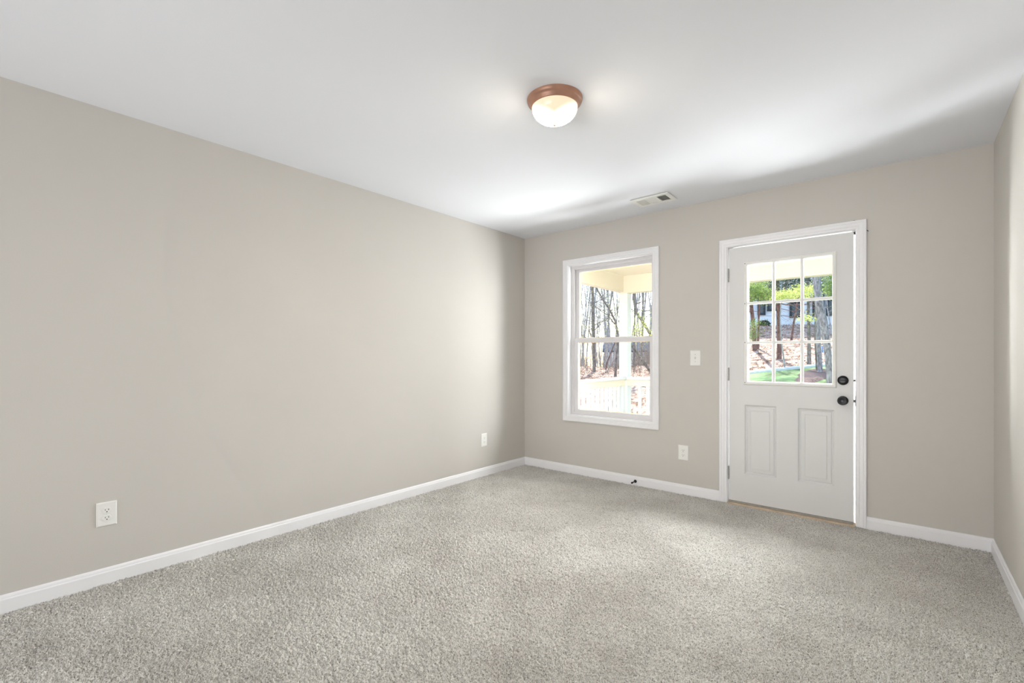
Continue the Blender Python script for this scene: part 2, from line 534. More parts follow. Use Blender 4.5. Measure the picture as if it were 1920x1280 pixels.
for k in range(len(zs) - 1):
    run = None
    for i in range(len(xs) - 1):
        solid = not in_open((xs[i] + xs[i + 1]) / 2, (zs[k] + zs[k + 1]) / 2)
        if solid and run is None: run = xs[i]
        if run is not None and (not solid or i == len(xs) - 2):
            slab.box(run, xs[i + 1] if solid else xs[i], SY0, SY1, zs[k], zs[k + 1]); run = None
slab.build('slab', M['door'], door)
for a, c, e, g in PAN:
    b = MB()
    prof = [(0.0, SY0), (-0.004, SY0 + 0.0015), (-0.008, SY0 + 0.007), (-0.016, SY0 + 0.009), (-0.021, SY0 + 0.0055), (-0.044, SY0 + 0.0035), (-0.047, SY0 + 0.0015), (-0.05, SY0 + 0.001)]
    b.frame(a, c, e, g, prof)
    n = len(b.v)
    b.f.append((n - 4, n - 3, n - 2, n - 1))
    b.box(a, c, 0.018, 0.043, e, g)
    b.build('raised_panel', M['door'], door)
# glazed upper part
lite = MB().frame(2.217, 2.766, 0.972, 1.880, [(-0.001, 0.02), (-0.001, 0.006), (0.001, -0.003), (0.007, -0.008), (0.012, -0.008), (0.014, -0.0065), (0.018, -0.0065), (0.020, -0.006), (0.024, -0.003), (0.0265, 0.0005), (0.0275, 0.003)]).build('lite_frame', M['plate'], door)
MB().frame(2.217, 2.766, 0.972, 1.880, [(-0.001, 0.020), (-0.001, 0.054), (0.02, 0.05), (0.025, 0.046)]).build('outer_lite_frame', M['plate'], door)
holes = [(2.201, 1.891), (2.395, 1.891), (2.580, 1.891), (2.774, 1.891), (2.201, 1.578), (2.774, 1.578), (2.201, 1.275), (2.774, 1.275), (2.201, 0.962), (2.395, 0.962), (2.580, 0.962), (2.774, 0.962)]
RY = Matrix.Rotation(math.pi / 2, 4, 'X')   # lathe axis +z -> -y
for hx, hz in holes:
    MB().lathe([(0.0033, -0.001), (0.0033, 0.0008), (0.0018, 0.0012)], Matrix.Translation((hx, -0.0062, hz)) @ RY, 12, True, True).build('screw_hole', M['slot'], lite)
MB().box(2.212, 2.771, 0.024, 0.029, 0.967, 1.885).build('pane', M['glass'], door)
def muntin(vertical, c):
    w, y0, y1, ch = 0.0105, 0.004, 0.022, 0.005
    prof = [(-w, y1), (-w, y0 + ch), (-w + ch, y0), (w - ch, y0), (w, y0 + ch), (w, y1)]
    if vertical: r = [[(c + p, y, 0.972) for p, y in prof], [(c + p, y, 1.880) for p, y in prof]]
    else: r = [[(2.217, y + 0.0006, c + p) for p, y in prof], [(2.766, y + 0.0006, c + p) for p, y in prof]]
    MB().rings(r, cap0=True, cap1=True).build('muntin', M['plate'], door)
muntin(True, 2.3965); muntin(True, 2.581); muntin(False, 1.581); muntin(False, 1.2735)
# hardware
def at_door(x, z, y=0.002): return Matrix.Translation((x, y, z)) @ RY
kn = MB().lathe([(0.031, 0), (0.032, 0.004), (0.030, 0.008), (0.016, 0.010), (0.012, 0.014), (0.012, 0.024), (0.020, 0.029), (0.0275, 0.037), (0.029, 0.046), (0.026, 0.053), (0.0235, 0.0545), (0.021, 0.053), (0.012, 0.055), (0.009, 0.0535), (0.004, 0.054)], at_door(2.828, 0.859), 48, True, True).build('door_knob', M['black'], door, smooth=True)
dk = MB().lathe([(0.032, 0), (0.0325, 0.006), (0.031, 0.011), (0.027, 0.013), (0.012, 0.0135)], at_door(2.829, 1.0), 48, True, True).build('deadbolt', M['black'], door, smooth=True)
MB().box(2.813, 2.845, -0.022, -0.010, 0.9955, 1.0045).build('thumb_turn', M['black'], dk, bevel=0.003)
MB().box(2.884, 2.8985, 0.014, 0.032, 0.848, 0.866).build('latch_bolt', M['black'], door, bevel=0.002)
MB().box(2.884, 2.8985, 0.016, 0.030, 0.993, 1.006).build('deadbolt_bolt', M['black'], door, bevel=0.002)
MB().box(2.897, 2.9005, -0.004, 0.034, 0.828, 0.892).build('strike_plate', M['slot'], door)
for hz in (1.814, 1.026, 0.240):
    b = MB()
    b.box(JX0 - 0.0005, JX0 + 0.0022, -0.001, 0.03, hz - 0.05, hz + 0.05)
    hg = b.build('hinge', M['steel'], door)
    b = MB()
    for i in range(5):
        z0 = hz - 0.05 + i * 0.0202
        b.lathe([(0.004, z0), (0.0052, z0 + 0.001), (0.0052, z0 + 0.0185), (0.004, z0 + 0.0195)], Matrix.Translation((2.0795, -0.004, 0)), 14, True, True)
    b.lathe([(0.003, hz - 0.052), (0.003, hz + 0.053)], Matrix.Translation((2.0795, -0.004, 0)), 12, True, True)
    b.build('knuckle', M['steel'], hg)
MB().box(SX0, SX1, 0.0, 0.05, 0.011, 0.022).build('door_sweep', M['steel'], door)
MB().box(SX0, SX1, 0.004, 0.044, 0.0215, 0.0245).build('sweep_gap', M['slot'], door)
MB().box(JX0, JX1, -0.03, 0.17, -0.02, 0.0085).build('threshold', M['wood'], door)
g = MB()
g.add([(2.872, -0.001, 2.0985), (2.893, -0.001, 2.0985), (2.898, -0.001, 2.1035), (2.876, -0.001, 2.1005)], [(0, 1, 2, 3)])
g.add([(2.960, -0.001, 2.028), (2.971, -0.001, 2.018), (2.9705, -0.001, 2.012), (2.960, -0.001, 2.022)], [(0, 1, 2, 3)])
g.build('caulk_gap', M['slot'], door)

# ------------------------------------------------------------------ outlets, switch, door stop
def wall_matrix(side, pos):
    # local frame: x along the wall, y out of the wall into the room, z up
    if side == 'back':   # into the room is -y, along is -x when seen from local
        R = Matrix(((-1, 0, 0, 0), (0, -1, 0, 0), (0, 0, 1, 0), (0, 0, 0, 1)))
    else:                # left wall, into the room is +x
        R = Matrix(((0, 1, 0, 0), (-1, 0, 0, 0), (0, 0, 1, 0), (0, 0, 0, 1)))
    return Matrix.Translation(pos) @ R
def plate_mesh(Mx, w, h, t=0.0065):
    b = MB()
    rs = []
    for ins, y in ((0, 0), (0, t * 0.35), (0.003, t * 0.85), (0.006, t)):
        rs.append([Mx @ Vector(p) for p in ((-w / 2 + ins, y, -h / 2 + ins), (w / 2 - ins, y, -h / 2 + ins), (w / 2 - ins, y, h / 2 - ins), (-w / 2 + ins, y, h / 2 - ins))])
    b.rings(rs, cap0=True, cap1=True)
    return b
def box_in(b, Mx, x0, x1, y0, y1, z0, z1):
    n = len(b.v)
    b.box(x0, x1, y0, y1, z0, z1)
    for i in range(n, len(b.v)):
        b.v[i] = tuple(Mx @ Vector(b.v[i]))
def outlet(side, pos, w, h, label):
    Mx = wall_matrix(side, pos)
    root = empty('wall_outlet', pos)
    tag(root, label, 'outlet', 'duplex outlets low on the walls')
    plate_mesh(Mx, w, h).build('cover_plate', M['plate'], root)
    for dz in (0.0195, -0.0195):
        b = MB()
        prof = []
        for y, k in ((0.004, 1.0), (0.0078, 1.0), (0.0084, 0.94)):
            ring = []
            for i in range(40):
                a = 2 * math.pi * i / 40
                x = 0.0172 * k * math.cos(a)
                z = max(-0.0142, min(0.0142, 0.0172 * math.sin(a))) * k
                ring.append(Mx @ Vector((x, y, dz + z)))
            prof.append(ring)
        b.rings(prof, cap1=True)
        rec = b.build('receptacle', M['plate'], root)
        s = MB()
        box_in(s, Mx, -0.0078, -0.0054, 0.008, 0.0086, dz - 0.0005, dz + 0.0065)
        box_in(s, Mx, 0.0054, 0.0078, 0.008, 0.0086, dz + 0.0003, dz + 0.006)
        s.lathe([(0.0026, 0), (0.0026, 0.0006)], Mx @ Matrix.Translation((0, 0.008, dz - 0.0072)) @ Matrix.Rotation(-math.pi / 2, 4, 'X'), 16, True, True)
        s.build('slots', M['slot'], rec)
    MB().lathe([(0.0028, 0), (0.0028, 0.0008), (0.002, 0.0013)], Mx @ Matrix.Translation((0, 0.0064, 0)) @ Matrix.Rotation(-math.pi / 2, 4, 'X'), 16, True, True).build('screw', M['vinyl'], root)
    return root
outlet('left', (0.0, -3.473, 0.3565), 0.082, 0.123, 'white duplex outlet nearest the camera, low on the left wall')
outlet('left', (0.0, -0.643, 0.350), 0.081, 0.126, 'white duplex outlet on the left wall close to the far corner')
outlet('back', (1.7185, 0.0, 0.349), 0.086, 0.127, 'white duplex outlet on the back wall between window and door')
def light_switch():
    pos = (1.819, 0.0, 1.1535)
    Mx = wall_matrix('back', pos)
    root = empty('light_switch', pos)
    tag(root, 'white toggle light switch on the back wall between window and door', 'switch')
    plate_mesh(Mx, 0.086, 0.127).build('cover_plate', M['plate'], root)
    s = MB(); box_in(s, Mx, -0.0055, 0.0055, 0.006, 0.0072, -0.0125, 0.0125)
    s.build('toggle_slot', M['vinyl'], root)
    t = MB()
    t.rings([[Mx @ Vector(p) for p in r] for r in (
        [(-0.0045, 0.006, -0.004), (0.0045, 0.006, -0.004), (0.0045, 0.006, 0.008), (-0.0045, 0.006, 0.008)],
        [(-0.004, 0.017, -0.0115), (0.004, 0.017, -0.0115), (0.004, 0.019, -0.004), (-0.004, 0.019, -0.004)])], cap1=True)
    t.build('toggle', M['plate'], root, bevel=0.001)
    for dz in (0.03, -0.03):
        MB().lathe([(0.0028, 0), (0.0028, 0.001), (0.002, 0.0015)], Mx @ Matrix.Translation((0, 0.0063, dz)) @ Matrix.Rotation(-math.pi / 2, 4, 'X'), 16, True, True).build('screw', M['steel'], root)
light_switch()

def door_stop():
    root = empty('door_stop', (1.288, -0.0125, 0.036))
    tag(root, 'small black door stop sticking out of the white baseboard', 'door stop')
    A = Matrix.Translation((1.288, -0.0125, 0.036)) @ RY
    MB().lathe([(0.0145, 0), (0.0145, 0.003), (0.010, 0.008), (0.006, 0.010)], A, 24, True, True).build('base', M['black'], root, smooth=True)
    MB().lathe([(0.0046, 0.008), (0.0046, 0.064)], A, 16, True, True).build('rod', M['black'], root, smooth=True)
    MB().lathe([(0.006, 0.058), (0.0085, 0.060), (0.0085, 0.072), (0.006, 0.075)], A, 20, True, True).build('tip', M['black'], root, smooth=True)
door_stop()

# ------------------------------------------------------------------ ceiling light
LX, LY = 1.825, -2.067
def lamp_glass_mat():
    m = bpy.data.materials.new('lit_frosted_glass')
    m.use_nodes = True
    nt = m.node_tree
    p = nt.nodes['Principled BSDF']
    p.inputs['Base Color'].default_value = (0.35, 0.3, 0.24, 1)
    p.inputs['Roughness'].default_value = 0.25
    c = nt.nodes.new('ShaderNodeTexCoord')
    def glow(pos, rad):
        d = nt.nodes.new('ShaderNodeVectorMath'); d.operation = 'DISTANCE'
        d.inputs[1].default_value = pos
        nt.links.new(c.outputs['Object'], d.inputs[0])
        mr = nt.nodes.new('ShaderNodeMapRange')
        mr.interpolation_type = 'SMOOTHSTEP'
        mr.inputs['From Min'].default_value = 0.0
        mr.inputs['From Max'].default_value = rad
        mr.inputs['To Min'].default_value = 1.0
        mr.inputs['To Max'].default_value = 0.0
        nt.links.new(d.outputs['Value'], mr.inputs['Value'])
        return mr
    a = glow((0.034, 0.022, -0.084), 0.11)
    b2 = glow((-0.034, -0.022, -0.084), 0.11)
    mx = nt.nodes.new('ShaderNodeMath'); mx.operation = 'MAXIMUM'
    nt.links.new(a.outputs[0], mx.inputs[0]); nt.links.new(b2.outputs[0], mx.inputs[1])
    r = ramp(nt, mx.outputs[0], [(0.0, (1.0, 0.80, 0.55, 1)), (1.0, (1.0, 0.95, 0.86, 1))])
    st = nt.nodes.new('ShaderNodeMapRange')
    pw = nt.nodes.new('ShaderNodeMath'); pw.operation = 'POWER'; pw.inputs[1].default_value = 3.5
    nt.links.new(mx.outputs[0], pw.inputs[0])
    st.inputs['To Min'].default_value = 0.66; st.inputs['To Max'].default_value = 760.0
    nt.links.new(pw.outputs[0], st.inputs['Value'])
    nt.links.new(r.outputs['Color'], p.inputs['Emission Color'])
    nt.links.new(st.outputs[0], p.inputs['Emission Strength'])
    return m
M['lampglass'] = lamp_glass_mat()
def ceiling_light():
    root = empty('ceiling_light', (LX, LY, H))
    tag(root, 'round flush-mount ceiling light with bronze rim and lit frosted glass bowl', 'ceiling light')
    A = Matrix.Translation((LX, LY, H))
    MB().lathe([(0.137, 0.0), (0.137, -0.006), (0.134, -0.010), (0.133, -0.016), (0.128, -0.018), (0.1225, -0.025), (0.1195, -0.033), (0.1175, -0.035), (0.1165, -0.039), (0.1135, -0.041), (0.110, -0.037)], A, 96).build('rim', M['bronze'], root, smooth=True)
    prof = []
    for i in range(25):
        a = (math.pi / 2) * i / 24
        prof.append((max(0.001, 0.1125 * math.cos(a) ** 0.9), -0.037 - 0.079 * math.sin(a)))
    MB().lathe(prof, A, 96, False, True).build('glass_bowl', M['lampglass'], root, smooth=True)
    MB().lathe([(0.006, -0.112), (0.0125, -0.115), (0.0135, -0.118), (0.012, -0.122), (0.008, -0.126), (0.007, -0.129), (0.003, -0.131), (0.001, -0.1315)], A, 32, True, True).build('finial', M['bronze'], root, smooth=True)
ceiling_light()

# ------------------------------------------------------------------ ceiling vent
def ceiling_vent():
    x0, x1, y0, y1 = 1.443, 1.754, -0.440, -0.236
    root = empty('ceiling_vent', ((x0 + x1) / 2, (y0 + y1) / 2, H))
    tag(root, 'white rectangular air vent with three louvred sections on the ceiling', 'vent')
    z0, z1 = H - 0.011, H - 0.003
    gx = [(x0 + 0.034, x0 + 0.108), (x0 + 0.120, x0 + 0.192), (x0 + 0.204, x0 + 0.278)]
    gy0, gy1 = y0 + 0.034, y1 - 0.034
    b = MB()
    cuts = [x0] + [c for g in gx for c in g] + [x1]
    for i in range(0, len(cuts), 2):
        b.box(cuts[i], cuts[i + 1], y0, y1, z0, z1)
    for a, c in gx:
        b.box(a, c, y0, gy0, z0, z1); b.box(a, c, gy1, y1, z0, z1)
    b.build('grille_frame', M['plate'], root)
    MB().box(x0 + 0.008, x1 - 0.008, y0 + 0.008, y1 - 0.008, H - 0.0045, H).build('duct_opening', M['duct'], root)
    for k, (a, c) in enumerate(gx):
        s = MB()
        if k == 1:
            n = 9
            for i in range(n):
                yc = gy0 + (i + 0.5) * (gy1 - gy0) / n
                s.rings([[(a, yc + 0.0040, z0 + 0.001), (c, yc + 0.0040, z0 + 0.001)], [(a, yc - 0.0048, z1 - 0.001), (c, yc - 0.0048, z1 - 0.001)]], loop=False)
        else:
            n = 6
            t = 1 if k == 0 else -1
            for i in range(n):
                xc = a + (i + 0.5) * (c - a) / n
                lo, hi = xc - 0.0056 * t, xc + 0.0016 * t
                s.rings([[(lo, gy0, z0 + 0.001), (lo, gy1, z0 + 0.001)], [(hi, gy0, z1 - 0.001), (hi, gy1, z1 - 0.001)]], loop=False)
        so = s.build('louvre_section', M['plate'], root)
        md = so.modifiers.new('thick', 'SOLIDIFY'); md.thickness = 0.0012
ceiling_vent()

# ------------------------------------------------------------------ porch
PY = 2.60
PXF = -0.205           # left face of the corner post
b = MB().box(-0.45, 5.2, T, 3.0, -0.22, -0.08)
struct(b.build('porch_floor', M['deck']))
struct(MB().box(-0.75, 5.2, T, 3.25, 2.392, 2.60).build('porch_ceiling', M['cream']))
b = MB().box(PXF - 0.02, 5.2, PY, PY + 0.14, 2.131, 2.392)
struct(b.build('porch_beam', M['cream']))
b = MB().box(PXF - 0.02, PXF + 0.075, T, PY, 2.150, 2.392)
struct(b.build('porch_beam', M['cream']))
def post(x):
    b = MB().box(x, x + 0.135, PY + 0.001, PY + 0.138, -0.08, 2.131)
    b.box(x - 0.012, x + 0.147, PY - 0.011, PY + 0.15, -0.08, 0.06)
    return struct(b.build('porch_post', M['porch_white'], bevel=0.004))
post(PXF); post(1.06)
def railing(axis, a0, a1, pos, label):
    root = empty('porch_railing', (pos, a0, -0.08) if axis == 'y' else (a0, pos, -0.08))
    tag(root, label, 'railing', 'white railings of the front porch')
    def bx(b, s0, s1, t0, t1, z0, z1):
        if axis == 'y': b.box(pos + t0, pos + t1, s0, s1, z0, z1)
        else: b.box(s0, s1, pos + t0, pos + t1, z0, z1)
    b = MB(); bx(b, a0, a1, -0.05, 0.045, 0.818, 0.853); b.build('cap_rail', M['porch_white'], root, bevel=0.004)
    b = MB(); bx(b, a0, a1, -0.02, 0.018, 0.722, 0.818); b.build('top_rail', M['cream'], root)
    b = MB(); bx(b, a0, a1, -0.02, 0.018, 0.02, 0.10); b.build('bottom_rail', M['porch_white'], root)
    n = int((a1 - a0) / 0.126)
    for i in range(n):
        c = a1 - 0.055 - i * 0.126
        if c - 0.02 < a0: break
        b = MB(); bx(b, c - 0.02, c + 0.02, -0.016, 0.022, 0.10, 0.722)
        b.build('baluster', M['porch_white'], root)
railing('y', T + 0.02, PY, -0.125, 'white side porch railing running away from the house to the corner post')
railing('x', PXF + 0.135, 1.06, PY + 0.02, 'white front porch railing to the right of the corner post')

# ------------------------------------------------------------------ terrain
E0, E1 = Vector((0.35, 8.0)), Vector((1.91, 8.79))
ED = (E1 - E0).normalized()
EN = Vector((-ED.y, ED.x))
def sstep(a, b, x):
    t = max(0.0, min(1.0, (x - a) / (b - a)))
    return t * t * (3 - 2 * t)
def terrain(x, y):
    p = Vector((x, y)) - E0
    t, s = p.dot(ED), p.dot(EN)
    ez = 0.763 + 0.118 * max(-3.0, min(1.9, t))
    q = (3.15 - x) / max(0.5, y + 4.0)
    k = 1.0 - sstep(0.27, 0.44, q)
    if s > 0:
        up = 0.165 * min(s, 8.5) + 0.02 * max(0.0, s - 8.5)
        dn = 0.035 * min(s, 8.0) - 0.03 * max(0.0, s - 8.0)
        z = ez + k * up + (1 - k) * dn
    else:
        z = ez + 0.06 * max(s, -2.2) + 0.42 * min(0.0, s + 2.2)
    z = max(z, -0.95)
    bump = 0.05 * math.sin(x * 1.7 + y * 0.6) * math.sin(y * 1.3 - x * 0.4) * sstep(0.0, 1.5, s)
    return z + bump
def ground_hit(u, v):
    r = cam_ray(u, v)
    d = 6.0
    while d < 90:
        p = Vector((CX, CY, CZ)) + r * d
        if p.z <= terrain(p.x, p.y): return p, d
        d += 0.03
    return p, d
def grid_terrain(name, mat, s0, s1, t0, t1, ns, nt_, power=1.0):
    vs, fs = [], []
    for i in range(ns + 1):
        s = s0 + (s1 - s0) * (i / ns) ** power
        for j in range(nt_ + 1):
            t = t0 + (t1 - t0) * j / nt_
            p = E0 + ED * t + EN * s
            vs.append((p.x, p.y, terrain(p.x, p.y)))
    w = nt_ + 1
    for i in range(ns):
        for j in range(nt_):
            fs.append((i * w + j, i * w + j + 1, (i + 1) * w + j + 1, (i + 1) * w + j))
    return struct(MB().add(vs, fs).build(name, mat, smooth=True))
grid_terrain('hill', M['litter'], 0.0, 75.0, -70, 45, 130, 160, 1.8)
# lawn in front of the edging, leaf-strewn yard left of it
lawn = grid_terrain('lawn', M['grass'], -5.6, 0.0, -1.6, 12, 40, 90)
yard = grid_terrain('yard_ground', M['litter'], -9.0, 0.0, -40, -1.6, 60, 120)

# white stone edging between lawn and bank
def edging():
    b = MB()
    rs = []
    for i in range(60):
        t = -1.7 + i * 0.24
        p = E0 + ED * t
        z = terrain(p.x, p.y)
        ring = []
        for ds, dz in ((-0.09, -0.06), (-0.09, 0.035), (-0.06, 0.06), (0.05, 0.06), (0.09, 0.04), (0.09, -0.06)):
            q = p + EN * ds
            ring.append((q.x, q.y, z + dz))
        rs.append(ring)
    b.rings(rs, cap0=True, cap1=True)
    o = b.build('garden_edging', M['edging'])
    tag(o, 'white stone edging strip between the lawn and the leaf-covered bank', 'edging')
edging()

def mulch_bed():
    c, d = ground_hit(1533, 703)
    b = MB()
    rs = []
    for k, f in enumerate((1.0, 0.85, 0.6, 0.3, 0.02)):
        ring = []
        for i in range(36):
            a = 2 * math.pi * i / 36
            rr = 0.42 * f * (1 + 0.12 * math.sin(3 * a + 1) + 0.06 * math.sin(7 * a))
            x, y = c.x + rr * math.cos(a) * 0.9, c.y + rr * math.sin(a) * 2.3
            ring.append((x, y, terrain(x, y) + (0.0, 0.03, 0.045, 0.05, 0.05)[k]))
        rs.append(ring)
    b.rings(rs, cap1=True)
    o = b.build('mulch_bed', M['mulch'], smooth=True)
    tag(o, 'brown mulch around the grey tree trunks on the lawn', 'mulch', kind='stuff')
mulch_bed()

# scattered leaves on the bank and yard
def quads_mesh(name, C, A, B, mat, parent=None, fold=0.0):
    n = len(C)
    co = np.empty((n, 4, 3), np.float32)
    co[:, 0] = C - A; co[:, 1] = C + B * 0.6; co[:, 2] = C + A; co[:, 3] = C - B * 0.6
    me = bpy.data.meshes.new(name)
    me.vertices.add(4 * n); me.vertices.foreach_set('co', co.ravel())
    me.loops.add(4 * n); me.loops.foreach_set('vertex_index', np.arange(4 * n, dtype=np.int32))
    me.polygons.add(n)
    me.polygons.foreach_set('loop_start', np.arange(0, 4 * n, 4, dtype=np.int32))
    me.polygons.foreach_set('loop_total', np.full(n, 4, dtype=np.int32))
    me.update(calc_edges=True)
    return link(name, me, mat, parent)
def rand_axes(n, size, flat=1.0):
    A = rng.standard_normal((n, 3)); A[:, 2] *= flat
    A /= np.linalg.norm(A, axis=1)[:, None]
    B = rng.standard_normal((n, 3)); B[:, 2] *= flat
    B -= (B * A).sum(1)[:, None] * A
    B /= np.linalg.norm(B, axis=1)[:, None]
    s = size * (0.6 + 0.8 * rng.random((n, 1)))
    return A * s, B * s
def fallen_leaves():
    pts = []
    for _ in range(24000):
        t = random.uniform(-16, 4); s = random.uniform(0.1, 9) if random.random() < 0.75 else random.uniform(-6, 0.1)
        if s < 0 and t > -1.6: continue
        p = E0 + ED * t + EN * s
        pts.append((p.x, p.y, terrain(p.x, p.y) + random.uniform(0.005, 0.03)))
    C = np.array(pts)
    A, B = rand_axes(len(C), 0.026, 0.45)
    m = leaf_mat('brown_leaves', rgb(112, 72, 50), rgb(222, 196, 172))
    m.node_tree.nodes['Noise Texture'].inputs['Scale'].default_value = 30
    o = quads_mesh('fallen_leaves', C, A, B, m)
    tag(o, 'brown and tan fallen leaves scattered over the bank behind the lawn', 'leaves', kind='stuff')
fallen_leaves()

# ------------------------------------------------------------------ trees
def branch(mb, start, direction, length, r, depth, tips, seg=5, droop=0.0, kids=4):
    pts, rad = [start.copy()], [r]
    d = direction.normalized()
    n = 5
    for i in range(n):
        d = (d + Vector((random.gauss(0, .16), random.gauss(0, .16), random.gauss(0, .12) - droop))).normalized()
        pts.append(pts[-1] + d * length / n)
        rad.append(r * (1 - 0.8 * (i + 1) / n))
    mb.tube(pts, rad, seg if depth > 0 else 4, caps=False)
    tips.append(pts[-1]); tips.append(pts[3])
    if depth > 0:
        for k in range(kids):
            i = random.randint(1, n)
            nd = (d + Vector((random.gauss(0, .75), random.gauss(0, .75), random.gauss(0.15, .5)))).normalized()
            branch(mb, pts[i], nd, length * random.uniform(.4, .65), max(r * 0.5, 0.0025), depth - 1, tips, seg, droop, kids)
def tree(name, base_px, path, widths, mat, label, cat='tree', group=None, limbs=(), nb=0, blen=1.2, bz=(0.3, 1.0), depth=None, foliage=None, top=None, flare=1.25, twigs=1, toward=None):
    if depth is None:
        base, d = ground_hit(*base_px)
    else:
        d = depth; base = at(base_px[0], base_px[1], d); base.z = min(base.z, terrain(base.x, base.y))
    pts = [base - Vector((0, 0, 0.15))] + [at(u, v, d) for u, v in path]
    rad = [w * 0.4 * d / F_PX for w in widths]
    rad = [rad[0] * flare] + rad[1:] if len(rad) == len(pts) else [rad[0] * flare] + rad
    # resample for a natural wobble
    P, Rr = [], []
    for i in range(len(pts) - 1):
        for k in range(5):
            f = k / 5
            q = pts[i].lerp(pts[i + 1], f)
            P.append(q); Rr.append((rad[i] * (1 - f) + rad[i + 1] * f) * random.uniform(0.95, 1.06))
    P.append(pts[-1]); Rr.append(rad[-1])
    root = empty(name, base)
    tag(root, label, cat, group)
    bm = MB().tube(P, Rr, 12)
    tips = []
    for lp, lw in limbs:
        L = [at(u, v, d) for u, v in lp]
        bm.tube(L, [w * 0.5 * d / F_PX for w in lw], 8)
        tips += L[1:]
        for k in range(4):
            i = random.randint(1, len(L) - 1)
            branch(bm, L[i], Vector((random.gauss(0, 1), random.gauss(0, 1), random.gauss(.3, .6))), blen * .6, max(.004, lw[-1] * .25 * d / F_PX), 1, tips)
    for k in range(nb):
        i = int(len(P) * random.uniform(*bz)); i = max(1, min(len(P) - 1, i))
        a = random.uniform(0, 2 * math.pi)
        dirn = Vector((math.cos(a), math.sin(a), random.uniform(-.1, .8)))
        branch(bm, P[i], dirn, blen * random.uniform(.6, 1.2), max(.004, Rr[i] * .35), twigs, tips)
    bm.build('trunk', mat, root, smooth=True)
    if foliage:
        for fmat, centers, n, spread, size in foliage:
            cs = []
            if centers == 'tips':
                cs = tips
            else:
                cs = [at(u, v, d * 0.84 + dd) for u, v, dd in centers]
            if not cs: continue
            size *= 0.31; n = int(n * 3.4)
            idx = rng.integers(0, len(cs), n)
            C = np.array([list(c) for c in cs])[idx] + rng.standard_normal((n, 3)) * np.array([spread, spread, spread * 0.6])
            A, B = rand_axes(n, size)
            quads_mesh('foliage', C, A, B, fmat, root)
    return root

# --- trees seen through the door glass
tree('pine_tree', (1416, 657), [(1413, 615), (1409, 575), (1404, 500), (1400, 420)], [9, 8, 7.6, 7, 6], M['bark_red'],
     'red-brown pine trunk at the left edge of the door glass with green needles', limbs=[([(1408, 560), (1425, 548), (1442, 552)], [2, 1.5, .8])], nb=10, blen=1.0, bz=(.45, .95),
     foliage=[(M['leaf_green'], [(1408, 612, -.6), (1412, 625, -.6), (1404, 632, -.6), (1416, 606, -.5)], 200, 0.10, 0.05),
              (M['leaf_green'], [(1406, 538, -.5), (1414, 545, -.5), (1425, 545, -.6), (1434, 556, -.4), (1410, 556, -.3), (1420, 534, 0), (1440, 556, -.4)], 1000, 0.14, 0.055),
              (M['leaf_dark'], [(1408, 532, .9), (1425, 530, 1.0), (1438, 540, 1.2), (1430, 550, 1.2)], 420, 0.2, 0.07)])
tree('young_pine_tree', (1421, 654), [(1422, 605), (1424, 570), (1427, 500), (1430, 440)], [4.5, 4, 3.6, 3.2, 3], M['bark_red'],
     'thin red-brown trunk just right of the leftmost pine in the door glass', nb=5, blen=.7, bz=(.5, 1))
tree('pine_tree', (1461, 673), [(1461, 640), (1460, 600), (1459, 560), (1457, 500), (1455, 420)], [9.5, 8.8, 8.6, 8.4, 8, 7], M['bark_red'],
     'stout dark red-brown pine trunk in the middle column of the door glass', nb=12, blen=1.4, bz=(.5, .95),
     foliage=[(M['leaf_lime'], [(1458, 558, -.6), (1467, 554, -.6), (1478, 556, -.5), (1490, 554, -.4), (1473, 549, -.3), (1498, 547, -.3), (1486, 551, -.2), (1499, 540, -.2)], 620, 0.07, 0.05),
              (M['leaf_dark'], [(1470, 526, .9), (1485, 530, 1.1), (1495, 521, .9), (1478, 536, 1.2), (1508, 530, 1.2), (1518, 525, 1.0)], 620, 0.24, 0.07)])
tree('sapling', (1472, 693), [(1469, 668), (1465, 640), (1463, 600), (1466, 520)], [3.5, 3, 2.8, 2.4, 2], M['bark_pale'],
     'pale grey sapling leaning beside the stout middle pine trunk', nb=5, blen=.8, bz=(.5, 1))
tree('leaning_tree', (1482, 642), [(1487, 612), (1491, 590), (1495, 565), (1503, 510)], [4.6, 4.2, 4, 3.8, 3.2], M['bark_red'],
     'slim reddish tree leaning right in the middle of the door glass', nb=8, blen=1.2, bz=(.4, 1))
tree('tree', (1517, 683), [(1517, 640), (1516, 600), (1516, 560), (1514, 480)], [8.5, 7, 6.5, 6.5, 6], M['bark_dark'],
     'straight grey trunk left of the thick grey trunks in the door glass', nb=9, blen=1.1, bz=(.4, .95),
     foliage=[(M['leaf_lime'], [(1511, 547, -.5), (1519, 541, -.4), (1509, 553, -.3), (1512, 596, -.4), (1522, 543, 0)], 330, 0.08, 0.05)])
tree('sapling', (1533, 698), [(1530, 665), (1528, 630), (1529, 590), (1531, 520)], [4.5, 4, 3.6, 3.2, 2.6], M['bark_dark'],
     'thin dark sapling rising from the mulch close to a grey trunk', nb=4, blen=.7, bz=(.5, 1))
tree('tree', (1538, 702), [(1537, 675), (1535, 640), (1533, 600), (1530, 500), (1528, 420)], [10, 9, 9, 8.5, 8, 7], M['bark_grey'],
     'grey tree trunk standing in the mulch on the lawn', nb=4, blen=1.0, bz=(.6, 1))
